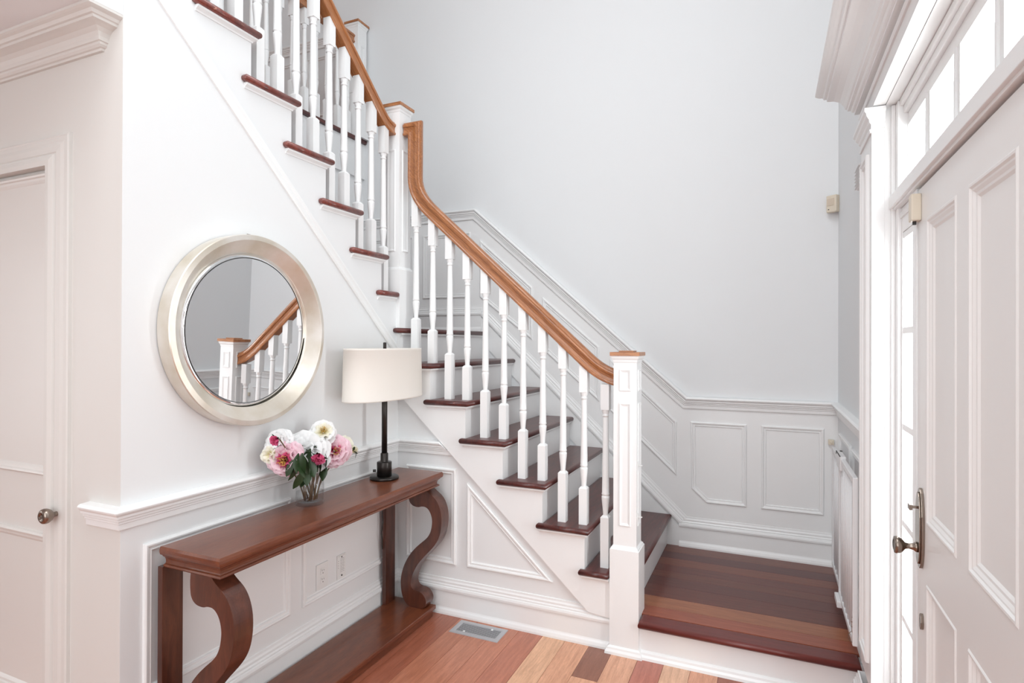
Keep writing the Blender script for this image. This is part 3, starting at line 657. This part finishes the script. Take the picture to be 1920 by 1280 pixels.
# --- upper balustrade (flight 2)
CX2 = -.045
N2 = (-.045, .045)
bs2 = thing('balustrade', (CX2, -.7, ML), 'upper flight balustrade above the mirror, oak handrail seen from below, with the capped corner newel', 'balustrade')
newel(bs2, N2[0], N2[1], ML, 1.942, 2.891)
SL2 = .868
def zr2(y): return 2.882+SL2*(-.287-y)
pe = arc((CX2, -.150, zr2(-.150)), (CX2, -.085, zr2(-.085)), (CX2, -.0115, 2.706), 8)
rail('handrail', [(CX2, -1.52, zr2(-1.52))]+[Vector(p) for p in pe], (1, 0, 0), 1, M['oaky'], bs2)
for k in range(13):
    yc = -.0885-.1122*k
    tk_ = 1
    while yc < n2(tk_+1)-.03: tk_ += 1
    z = t2(tk_) if tk_ < 8 else UF; up_hill = (k % 2 == 0)
    hb, lt = (.256, .532) if up_hill else (.188, .482)
    top = zr2(yc)+.02
    baluster(bs2, CX2, yc, z, hb, lt, top)
newel(bs2, CX2, -1.60, UF, UF+.35, zr2(-1.55)+.20)
# --- gallery balustrade
bs3 = thing('balustrade', (-1.15, -.2, UF), 'upstairs gallery balustrade behind the upper flight, its newel cap darkened with painted shade, against the back wall', 'balustrade')
newel(bs3, -1.148, 1.043, UF, UF+.30, 4.125).children[-1].data.materials[0] = M['tablev']  # cap recoloured darker, upstairs shade painted into its wood
rail('handrail', [(-1.15, 1.0, 3.945), (-1.15, YC+.05, 3.945)], (1, 0, 0), -1, M['oaky'], bs3)
for k in range(21):
    baluster(bs3, -1.15, .93-.1185*k, UF, .19, .46, 3.955)
# ================================================================= CONSOLE TABLE
tb = thing('console_table', (.17, -.765, 0), 'long dark mahogany console table with two scrolled front legs, against the mirror wall', 'table')
TX0, TX1, TY0, TY1, TZ = .044, .335, -1.475, -.055, .795
MB().box(TX0, TY0+.004, .772, TX1-.004, TY1-.004, TZ).build('table_top', M['table'], tb, .0015)
ap = [(0, .720), (.019, .720), (.0215, .724), (.019, .729), (.013, .731), (.011, .735), (.0115, .744), (.0155, .753), (.023, .759), (.0245, .763), (.027, .764), (.033, .768), (.0353, .776), (.0353, .786), (.031, .7948), (0, .7948)]
MB().sweep([(TX0, TY0+.035, 0), (TX1-.035, TY0+.035, 0), (TX1-.035, TY1-.035, 0), (TX0, TY1-.035, 0)], [(a, b) for a, b in ap], (0, 0, 1), -1).box(TX0, TY0+.036, .722, TX1-.036, TY1-.036, .790).build('apron', M['table'], tb)
MB().box(.026, -1.462, 0, .282, -.070, .047).box(.026, -1.474, .040, .295, -.058, .0625).build('shelf', M['table'], tb, .004)
for y0, y1 in ((-1.468, -1.390), (-.180, -.096)):
    MB().box(.022 if False else .026, y0, .0625, .050, y1, .722).build('back_post', M['tablev'], tb, .0015)
far_o = [(.348,.719),(.383,.697),(.405,.67),(.42,.633),(.426,.589),(.422,.537),(.41,.493),(.387,.454),(.354,.417),(.316,.379),(.277,.333),(.25,.283),(.237,.241),(.239,.215),(.258,.197),(.293,.197),(.316,.186),(.332,.162),(.334,.14),(.324,.115),(.301,.098)]
far_i = [(.225,.673),(.233,.654),(.253,.64),(.284,.637),(.307,.645),(.334,.643),(.356,.622),(.368,.588),(.368,.556),(.359,.515),(.338,.483),(.3,.452),(.261,.417),(.226,.375),(.199,.328),(.181,.278),(.174,.231),(.18,.172),(.196,.135),(.224,.107),(.263,.094)]
def sc(p): return (1.966+(p[0]-1.966)*1.0326, max(.0625, 1.5+(p[1]-1.5)*1.0326))
o_ = [(.262, .722)]+[sc(p) for p in far_o]; i_ = [(.170, .722), (.166, .69)]+[sc(p) for p in far_i]
def smooth_poly(P, it=2):
    for _ in range(it):
        Q = [P[0]]
        for a, b in zip(P[:-1], P[1:]): Q += [(a[0]*.75+b[0]*.25, a[1]*.75+b[1]*.25), (a[0]*.25+b[0]*.75, a[1]*.25+b[1]*.75)]
        Q.append(P[-1]); P = Q
    return P
outline = smooth_poly(o_)+list(reversed(smooth_poly(i_)))
for y0 in (-1.452, -.138):
    MB().prism([(a, y0, b) for a, b in outline], (0, .078, 0)).build('scroll_leg', M['tablev'], tb, .0012)
# ================================================================= MIRROR
MY, MZ = -1.076, 1.549
mr = thing('wall_mirror', (0, MY, MZ), 'large round wall mirror in a deep champagne silver frame above the console table', 'mirror')
mf = MB()
for seg in ([(.300, .004), (.385, .004)], [(.385, .004), (.3852, .064)], [(.3852, .064), (.3825, .068)], [(.3825, .068), (.3640, .0712)], [(.3640, .0712), (.3610, .0690)], [(.3610, .0690), (.3160, .0270)], [(.3160, .0270), (.3125, .0255), (.3115, .0170)]):
    mf.lathe(seg, (0, MY, MZ), 'x', 128, cap=False)
mf.build('mirror_frame', M['leaf_metal'], mr)
mg = MB().lathe([(.3115, -.010), (.3115, -.0006), (.297, 0)], (0, 0, 0), 'x', 128, cap=False).lathe([(.293, 0), (.0001, 0)], (0, 0, 0), 'x', 128, cap=False, smooth=False)
mt = Matrix.Translation((.0225, MY, MZ)) @ Matrix.Rotation(math.radians(.78), 4, 'Z') @ Matrix.Rotation(math.radians(1.4), 4, 'Y')
mg.v = [tuple(mt @ Vector(p)) for p in mg.v]; mg.build('mirror_glass', M['mirror'], mr)
MB().tube([(.012, MY-.008, MZ+.384), (.012, MY-.008, MZ+.394), (.012, MY+.008, MZ+.394), (.012, MY+.008, MZ+.384)], .002, 6).build('hanger', M['nickel'], mr)
# ================================================================= LAMP
LX, LY = .140, -.322
lm = thing('table_lamp', (LX, LY, TZ), 'table lamp with oval cream linen shade and dark bronze stem on the console table', 'lamp')
MB().lathe([(.072, 0), (.0745, .002), (.0745, .012), (.072, .0145), (.001, .0150)], (LX, LY, TZ), n=48).build('lamp_base', M['bronze'], lm)
MB().lathe([(.038, .014), (.038, .086), (.036, .089), (.022, .090), (.020, .091), (.0195, .132), (.018, .134), (.0145, .135)], (LX, LY, TZ), n=40).build('collar', M['bronze'], lm)
MB().lathe([(.0145, .130), (.0145, .56)], (LX, LY, TZ), n=28).build('stem', M['bronze'], lm)
MB().lathe([(.006, .56), (.006, .66), (.0085, .662), (.0085, .706), (.006, .708)], (LX, LY, TZ), n=16).build('finial', M['bronze'], lm)
MB().tube([(LX-.030, LY-.030, TZ+.045), (LX-.042, LY-.040, TZ+.045)], .007, 10).build('switch', M['dark'], lm)
AX, AY = .127, .288
def oval_ring(z, k=1.0, n=64): return [(LX+AX*k*math.copysign(abs(math.cos(t))**.92, math.cos(t)), LY+AY*k*math.copysign(abs(math.sin(t))**.92, math.sin(t)), z) for t in [2*math.pi*i/n for i in range(n)]]
def shell(rings, n=64):
    mb = MB(); vs = [v for r in rings for v in r]; fs = []
    for i in range(len(rings)-1):
        for k in range(n): fs.append((i*n+k, i*n+(k+1)%n, (i+1)*n+(k+1)%n, (i+1)*n+k))
    mb.add(vs, fs, True); return mb
Z0, Z1 = 1.213, 1.472
sh = shell([oval_ring(Z0, .985), oval_ring(Z0, 1.0), oval_ring(Z0+.006, 1.003), oval_ring(Z0+.007, .999), oval_ring(Z1-.010, .972), oval_ring(Z1-.009, .976), oval_ring(Z1, .974), oval_ring(Z1, .958), oval_ring(Z0, .985)])
sh = sh.build('lamp_shade', M['shade'], lm)
sp = MB()
for a in (.6, 2.7, 4.7): sp.tube([(LX, LY, Z1-.018), (LX+AX*.95*math.cos(a), LY+AY*.95*math.sin(a), Z1-.010)], .0018, 6)
sp.build('shade_spider', M['nickel'], lm)
cd_ = [(LX-.07, LY+.02, TZ+.008), (.050, LY+.10, TZ+.006), (.036, LY+.13, TZ+.004), (.034, LY+.14, TZ-.03), (.036, -.190, .70), (.033, -.196, .60), (.037, -.190, .52), (.032, -.197, .46), (.030, -.188, .42), (.030, -.186, .37)]
MB().tube(cd_, .0028, 8).build('cord', M['dark'], lm)
# ================================================================= VASE + FLOWERS
VX, VY = .128, -.846
va = thing('glass_vase', (VX, VY, TZ), 'clear cylindrical glass vase holding peonies on the console table', 'vase')
MB().lathe([(.0, .0), (.058, 0), (.0605, .003), (.0605, .165), (.0585, .165), (.0575, .018), (.050, .014), (.0, .014)], (VX, VY, TZ), n=48, cap=False).build('vase_body', M['vase'], va)
MB().lathe([(.0, .0145), (.049, .0145), (.0570, .019), (.0570, .056), (.0, .056)], (VX, VY, TZ), n=48, cap=False).build('water', M['waterm'], va)
def petal_mesh(name, m, seed, width=.62, curl=.5, ruff=.05):
    rnd = random.Random(seed); nu, nv = 6, 7; vs = []; ph = rnd.random()*6
    for j in range(nv):
        v = j/(nv-1); wv = width*(math.sin(math.pi*min(1, v*.62+.06))**.8)*(1-.25*max(0, v-.8)*5*.4)
        for i in range(nu):
            u = i/(nu-1)*2-1
            edge = (1-.16*u*u*v) - (.05*abs(math.sin(3.2*u+ph))*v*v)
            x_ = u*wv*.5; z_ = v*edge
            y_ = curl*(v**2)*.55 - .35*(1-abs(u)**2)*0 + .42*(u*u)*wv*.6 - ruff*math.sin(5*u+ph)*v*v
            vs.append((x_, -y_+curl*.5*v, z_*(1-.18*curl*v)))
    fs = [(j*nu+i, j*nu+i+1, (j+1)*nu+i+1, (j+1)*nu+i) for j in range(nv-1) for i in range(nu-1)]
    mb = MB(); mb.add(vs, fs, True)
    me = bpy.data.meshes.new(name); me.from_pydata(mb.v, [], mb.f); me.materials.append(m)
    for p in me.polygons: p.use_smooth = True
    return me
PM = {}
for mn in ('pink', 'rose', 'white', 'cream'):
    PM[mn] = [petal_mesh('petal', M[mn], s, .95, .35+.12*s, .07) for s in range(3)]
def orient(axis):
    return Vector((0, 0, 1)).rotation_difference(Vector(axis).normalized()).to_matrix().to_4x4()
def leaf_mesh(seed=0):
    vs = []; fs = []; nv = 7
    for j in range(nv):
        v = j/(nv-1); wv = .34*math.sin(math.pi*min(.98, v*.95+.03))**.9
        for i, u in enumerate((-1, 0, 1)): vs.append((u*wv*.5, .10*abs(u)*wv*2-.30*v*v*(1 if seed % 2 else .6), v))
    fs = [(j*3+i, j*3+i+1, (j+1)*3+i+1, (j+1)*3+i) for j in range(nv-1) for i in range(2)]
    me = bpy.data.meshes.new('leaf'); me.from_pydata(vs, [], fs); me.materials.append(M['leaf'])
    for p in me.polygons: p.use_smooth = True
    return me
LEAF = [leaf_mesh(0), leaf_mesh(1)]
def put(name, me, parent, mw):
    o = bpy.data.objects.new(name, me); COL.objects.link(o); o.parent = parent; o.matrix_parent_inverse = world_of(parent).inverted(); o.matrix_basis = mw; return o
def stem_of(root, p, axis, foot, r=.0032):
    pts = arc(p-axis*.006, Vector((VX+(p.x-VX)*.35, VY+(p.y-VY)*.35, TZ+.175)), foot, 10)
    MB().tube(pts, r, 8).build('stem', M['stem'], root)
MB().lathe([(.0608, .1645), (.0610, .1655), (.0596, .1662), (.0582, .1655), (.0584, .1645)], (VX, VY, TZ), n=48, cap=False).build('vase_rim', mat('glass_rim', (.8, .82, .84, 1), .05, 0, 1), va)
def peony(label, c, R, kind, axis, layers, stamens=0, fx=(0, 0), group='peonies in the glass vase'):
    c = Vector(c); axis = Vector(axis).normalized()
    root = thing('peony', c, label, 'flower', group)
    base = Matrix.Translation(c-axis*R*.55) @ orient(axis); rnd = random.Random(int(c.y*-5000+c.z*3000))
    for li, (n, tilt, size, kk) in enumerate(layers):
        for i in range(n):
            a = 2*math.pi*(i+rnd.uniform(-.25, .25))/n+li*1.3; tl = tilt+rnd.uniform(-.13, .13); s = size*R*rnd.uniform(.9, 1.08)
            mw = base @ Matrix.Rotation(a, 4, 'Z') @ Matrix.Translation((0, -R*.05, 0)) @ Matrix.Rotation(tl, 4, 'X') @ Matrix.Diagonal((s*rnd.uniform(.9, 1.1), s, s, 1))
            put('petal', PM[kk][rnd.randrange(3)], root, mw)
    if stamens:
        st_ = MB()
        for i in range(stamens):
            a = rnd.random()*6.28; q = rnd.random()**.5*R*.26; b0 = base @ Vector((q*.4*math.cos(a), q*.4*math.sin(a), R*.2)); b1 = base @ Vector((q*math.cos(a), q*math.sin(a), R*rnd.uniform(.55, .75)))
            st_.tube([b0, b1, b1+axis*R*.05], [.0007, .0009, .0016], 5)
        o = st_.build('stamens', M['stamen'], root)
    foot = Vector((VX+fx[0], VY+fx[1], TZ+.018)); stem_of(root, c-axis*R*.5, axis, foot)
    return root, c, R, axis
cdir = Vector((.6704, -.7099, .18)).normalized()     # the blooms lean out into the hall
def ax(dx=0, dy=0, dz=0): return Vector((cdir.x+dx, cdir.y+dy, dz))
full = lambda a, b, c: [(8, 1.45, 1.02, a), (8, 1.20, .98, a), (8, .92, .92, b), (8, .62, .84, b), (6, .36, .74, c)]
peony('white full peony at the centre of the bunch, largest bloom over the vase', (0.135, -0.887, 1.063), 0.1150, 'white', ax(0, 0, 1.1), [(10, 1.5, 1.05, 'white'), (9, 1.2, 1.0, 'white'), (9, .9, .95, 'white'), (8, .6, .88, 'white'), (7, .35, .8, 'white'), (5, .15, .7, 'white')], 0, (.0, .01))
peony('open pink peony with golden stamens, low on the left of the vase', (0.15, -1.022, 1.018), 0.0829, 'pink', ax(-.1, -.45, .10), full('pink', 'pink', 'rose'), 46, (-.012, -.015))
peony('open pink peony on the right of the bunch, above the vase rim', (0.175, -0.737, 1.014), 0.0844, 'pink', ax(.15, .05, .25), full('pink', 'pink', 'pink')+[(5, .15, .6, 'rose')], 24, (.015, .01))
peony('white peony with pale yellow heart standing highest in the bunch', (0.145, -0.78, 1.109), 0.0621, 'white', ax(.1, 0, .6), [(8, 1.35, 1.05, 'white'), (8, 1.0, 1.0, 'white'), (7, .65, .85, 'cream')], 20, (.01, .0))
peony('white peony at the upper left edge of the bunch', (0.085, -1.002, 1.098), 0.0667, 'white', ax(-.4, -.3, .8), [(9, 1.45, 1.05, 'white'), (9, 1.1, 1.0, 'white'), (8, .7, .9, 'white'), (6, .35, .8, 'white')], 0, (-.02, .01))
peony('cream peony behind the right pink peony', (0.125, -0.6, 1.025), 0.0534, 'cream', ax(.2, .5, .7), [(8, 1.35, 1.05, 'cream'), (8, 1.0, 1.0, 'cream'), (7, .6, .85, 'cream')], 0, (.02, .02))
peony('small cream-white peony low on the far left, behind the pink one', (0.085, -1.044, 1.038), 0.0416, 'cream', ax(-.5, -.6, .1), [(8, 1.35, 1.05, 'white'), (8, 1.0, 1.0, 'cream'), (6, .6, .85, 'cream')], 0, (-.02, -.01))
def bud(label, c, R, axis, kk, fx):
    c = Vector(c); axis = Vector(axis).normalized()
    root = thing('peony_bud', c, label, 'flower bud', 'peony buds in the glass vase'); base = Matrix.Translation(c-axis*R) @ orient(axis); rnd = random.Random(int(c.y*-5000))
    for li, (n, tilt, s) in enumerate(((6, .50, 1.75), (5, .30, 1.7), (4, .12, 1.6))):
        for i in range(n):
            mw = base @ Matrix.Rotation(2*math.pi*i/n+li, 4, 'Z') @ Matrix.Rotation(tilt, 4, 'X') @ Matrix.Diagonal((R*1.25, R*s, R*s, 1)); put('petal', PM[kk][i % 3], root, mw)
    for i in range(4):
        mw = base @ Matrix.Rotation(2*math.pi*i/4+.4, 4, 'Z') @ Matrix.Rotation(.95, 4, 'X') @ Matrix.Diagonal((R*1.9, R*1.4, R*1.5, 1)); o = put('sepal', LEAF[0], root, mw)
    stem_of(root, c-axis*R, axis, Vector((VX+fx[0], VY+fx[1], TZ+.018)), .0026)
bud('closed deep pink peony bud on the upper left of the bunch', (0.15, -1.073, 1.106), 0.0214, (-.1, -1.0, -.15), 'rose', (-.01, .02))
bud('pink peony bud with green sepals above the vase rim', (0.215, -0.893, 1.002), 0.0295, (.3, -.6, -.6), 'rose', (.01, -.01))
bud('small green bud sticking out at the right edge of the bunch', (0.15, -0.568, 0.989), 0.0205, (.3, .9, .4), 'cream', (.02, .01))
fol = thing('peony_foliage', (VX, VY, TZ+.05), 'dark green peony leaves spilling over the vase rim', 'foliage')
rnd = random.Random(3)
spec = [(0.2, -1.0, 1.007, 188), (0.205, -0.984, 0.978, 172), (0.2, -0.952, 0.989, 165), (0.19, -0.916, 0.955, 185), (0.19, -0.885, 0.985, 170), (0.2, -0.86, 0.972, 150), (0.2, -0.824, 0.979, 165), (0.16, -0.947, 1.03, 200), (0.12, -0.782, 1.065, 40), (0.16, -0.875, 1.017, 140), (0.155, -0.567, 0.968, 170), (0.15, -0.822, 1.012, 90), (0.17, -0.911, 1.011, 200), (0.165, -0.918, 0.928, 185), (0.19, -1.001, 0.972, 195), (0.215, -0.986, 1.006, 178), (0.2, -0.939, 0.942, 176), (0.205, -0.914, 0.969, 160), (0.2, -0.88, 0.971, 195), (0.19, -0.832, 0.938, 172), (0.185, -0.972, 0.93, 200), (0.15, -0.841, 1.025, 20), (0.18, -1.011, 0.99, 210)]
for i, (lx, ly, lz, ang) in enumerate(spec):
    c = Vector((lx, ly, lz)); s = .082 if i != 10 else .045
    a = math.radians(ang); dirv = (Vector((.915, .403, 0))*math.sin(a)+Vector((0, 0, 1))*math.cos(a)+Vector((.403, -.915, 0))*.25).normalized()
    mw = Matrix.Translation(c-dirv*s*.5) @ orient(dirv) @ Matrix.Rotation(rnd.uniform(0, 6), 4, 'Z') @ Matrix.Diagonal((s*1.35, s, s, 1)); put('leaf', LEAF[i % 2], fol, mw)
bm_ = MB()
for i in range(6):
    a = i*1.05; bm_.tube([(VX+.022*math.cos(a), VY+.022*math.sin(a), TZ+.018), (VX+.028*math.cos(a+.8), VY+.028*math.sin(a+.8), TZ+.10), (VX+.04*math.cos(a+1.2), VY+.04*math.sin(a+1.2), TZ+.19)], .003, 8)
bm_.build('stem', M['stem'], fol)
# ================================================================= WALL FITTINGS
ol = thing('wall_outlet', (0, -.627, .38), 'white double electric outlet plate on the wall under the console table', 'outlet')
MB().box(0, -.667, .321, .006, -.587, .441).build('cover_plate', M['plastic'], ol, .002)
for z in (.360, .402):
    s = MB().box(.006, -.642, z-.014, .0085, -.612, z+.016).build('socket', M['plastic'], ol, .0008)
    MB().box(.0085, -.634, z+.002, .0088, -.632, z+.011).box(.0085, -.622, z+.002, .0088, -.620, z+.009).box(.0085, -.629, z-.010, .0088, -.625, z-.005).build('slot', M['dark'], s)
kp = thing('wall_panel', (0, -.49, .38), 'small white printed control panel on the wall, right of the outlet under the console table', 'control panel')
MB().box(0, -.522, .318, .006, -.458, .438).build('cover_plate', M['plastic'], kp, .0015)
mk = MB().box(.006, -.515, .4315, .0063, -.466, .4325)
for i in range(4): mk.box(.006, -.516, .395+.011*i-.02, .0063, -.513, .399+.011*i-.02)
for i in range(9): mk.box(.006, -.500, .352+.008*i, .0063, -.500+.012+.004*(i % 3), .3535+.008*i).box(.006, -.484, .352+.008*i, .0063, -.484+.012+.003*(i % 2), .3535+.008*i)
mk.build('print', mat('grey_print', (.35, .34, .33, 1), .6), kp)
MB().lathe([(.0035, 0), (.003, .002), (.0001, .002)], (.006, -.490, .4255), 'x', 10).lathe([(.0045, 0), (.004, .002), (.0001, .002)], (.006, -.490, .334), 'x', 10).build('screw', M['dark'], kp)
# floor vent
vt = thing('floor_vent', (.586, -.114, 0), 'grey metal floor vent grille set in the floorboards before the panelled stair wall', 'vent')
v = MB().sweep([(.447, -.182, 0), (.725, -.182, 0), (.725, -.045, 0), (.447, -.045, 0)], [(0, 0), (.001, .0035), (.003, .0045), (.022, .0045), (.026, .003), (.026, 0)], (0, 0, 1), 1, closed=True)
v.build('vent_frame', M['steel'], vt)
MB().box(.4725, -.157, .0002, .6995, -.070, .0010).build('vent_shadow_box', M['black'], vt)
for i in range(8): MB().box(.472, -.1530+.0108*i, .0011, .700, -.1480+.0108*i, .0026).build('slat', M['steel'], vt)
for p in ((.520, -.152), (.648, -.080)): MB().lathe([(.0065, 0), (.006, .0035), (.001, .004)], (p[0], p[1], .0025), n=12).build('screw', M['plastic'], vt)
# motion detector in the back corner
mo = thing('motion_detector', (2.318, 1.09, 2.33), 'cream motion detector high in the corner of the back wall', 'motion detector')
mm_ = Matrix.Translation((2.312, 1.082, 2.33)) @ Matrix.Rotation(math.radians(-38), 4, 'Z')
def xf(mb, mt): mb.v = [tuple(mt @ Vector(p)) for p in mb.v]; return mb
xf(MB().box(-.031, -.016, -.050, .031, .022, .050), mm_).build('housing', M['ivory'], mo, .006)
xf(MB().box(-.024, -.0185, -.012, .018, -.0155, .030), mm_).build('lens', mat('detector_lens', lin(214, 200, 182), .5), mo, .001)
xf(MB().box(-.018, -.0180, -.036, -.012, -.0155, -.031), mm_).build('indicator', M['dark'], mo)
# door chime
chm = thing('door_chime', (XR, .16, 2.26), 'white louvred door chime box on the right wall beside the entrance pilaster', 'door chime')
MB().box(2.333, .095, 2.200, XR, .235, 2.295).build('chime_housing', M['trim'], chm, .001)
for i in range(6): MB().prism([(2.333, .097, 2.203+.0155*i), (2.323, .097, 2.203+.0155*i), (2.333, .097, 2.216+.0155*i)], (0, .136, 0)).build('louvre', M['trim'], chm)
# keypad
kd = thing('light_switch', (XR, .085, 1.497), 'narrow white switch plate seen edge-on beside the entrance pilaster', 'switch')
MB().box(XR-.005, .050, 1.430, XR, .120, 1.562).build('cover_plate', M['plastic'], kd, .0015)
for i in range(5): MB().box(XR-.012, .078, 1.448+.022*i, XR-.005, .092, 1.456+.022*i).build('button', mat('button_grey', lin(190, 176, 170), .5) if i == 0 else bpy.data.materials['button_grey'], kd, .001)
# safety gate folded against the right wall
gt = thing('safety_gate', (2.285, .35, .25), 'white metal safety gate folded flat against the right wall of the landing', 'gate')
def gate_panel(x, ya, yb, z0, z1, nb, r=.0065):
    n = MB().box(x-.010, ya-.011, z0, x+.010, ya+.011, z1).box(x-.010, yb-.011, z0, x+.010, yb+.011, z1).box(x-.010, ya, z1-.026, x+.010, yb, z1).box(x-.010, ya, z0, x+.010, yb, z0+.026)
    n.build('gate_frame', M['gate'], gt, .004)
    for i in range(nb):
        y = ya+(yb-ya)*(i+1)/(nb+1); MB().tube([(x, y, z0+.02), (x, y, z1-.02)], r, 10).build('bar', M['gate'], gt)
gate_panel(2.303, .885, .335, .262, .925, 7)
gate_panel(2.288, .395, -.105, .282, .962, 7)
MB().box(2.274, .300, .905, 2.300, .455, .972).build('latch', M['gate'], gt, .004)
MB().box(2.272, .300, .9722, 2.276, .455, .9752).box(2.290, .452, .9722, 2.300, .470, .9752).box(2.272, .452, .9600, 2.276, .462, .9752).build('latch_trim', M['dark'], gt)
MB().box(2.262, .300, .262, 2.300, .420, .292).build('foot_latch', M['gate'], gt, .004)
sg = MB()
sg.tube([(2.278+.006*math.cos(k*.9), -.112, .33+.0028*k+.004*math.sin(k*.9)) for k in range(24)], .0014, 6).tube([(2.28+.016*math.cos(a*.45), -.112, .318+.022*math.sin(a*.45)) for a in range(14)], .0014, 6)
sg.build('spring', M['nickel'], gt)
br = MB().box(2.292, 1.092, .905, 2.322, 1.110, .935).lathe([(.006, 0), (.005, .016)], (2.307, 1.092, .920), '-y', 10)
tag(br.build('gate_bracket', M['ivory'], None, .001), 'small cream gate hinge bracket screwed to the back wall near the right corner', 'bracket')
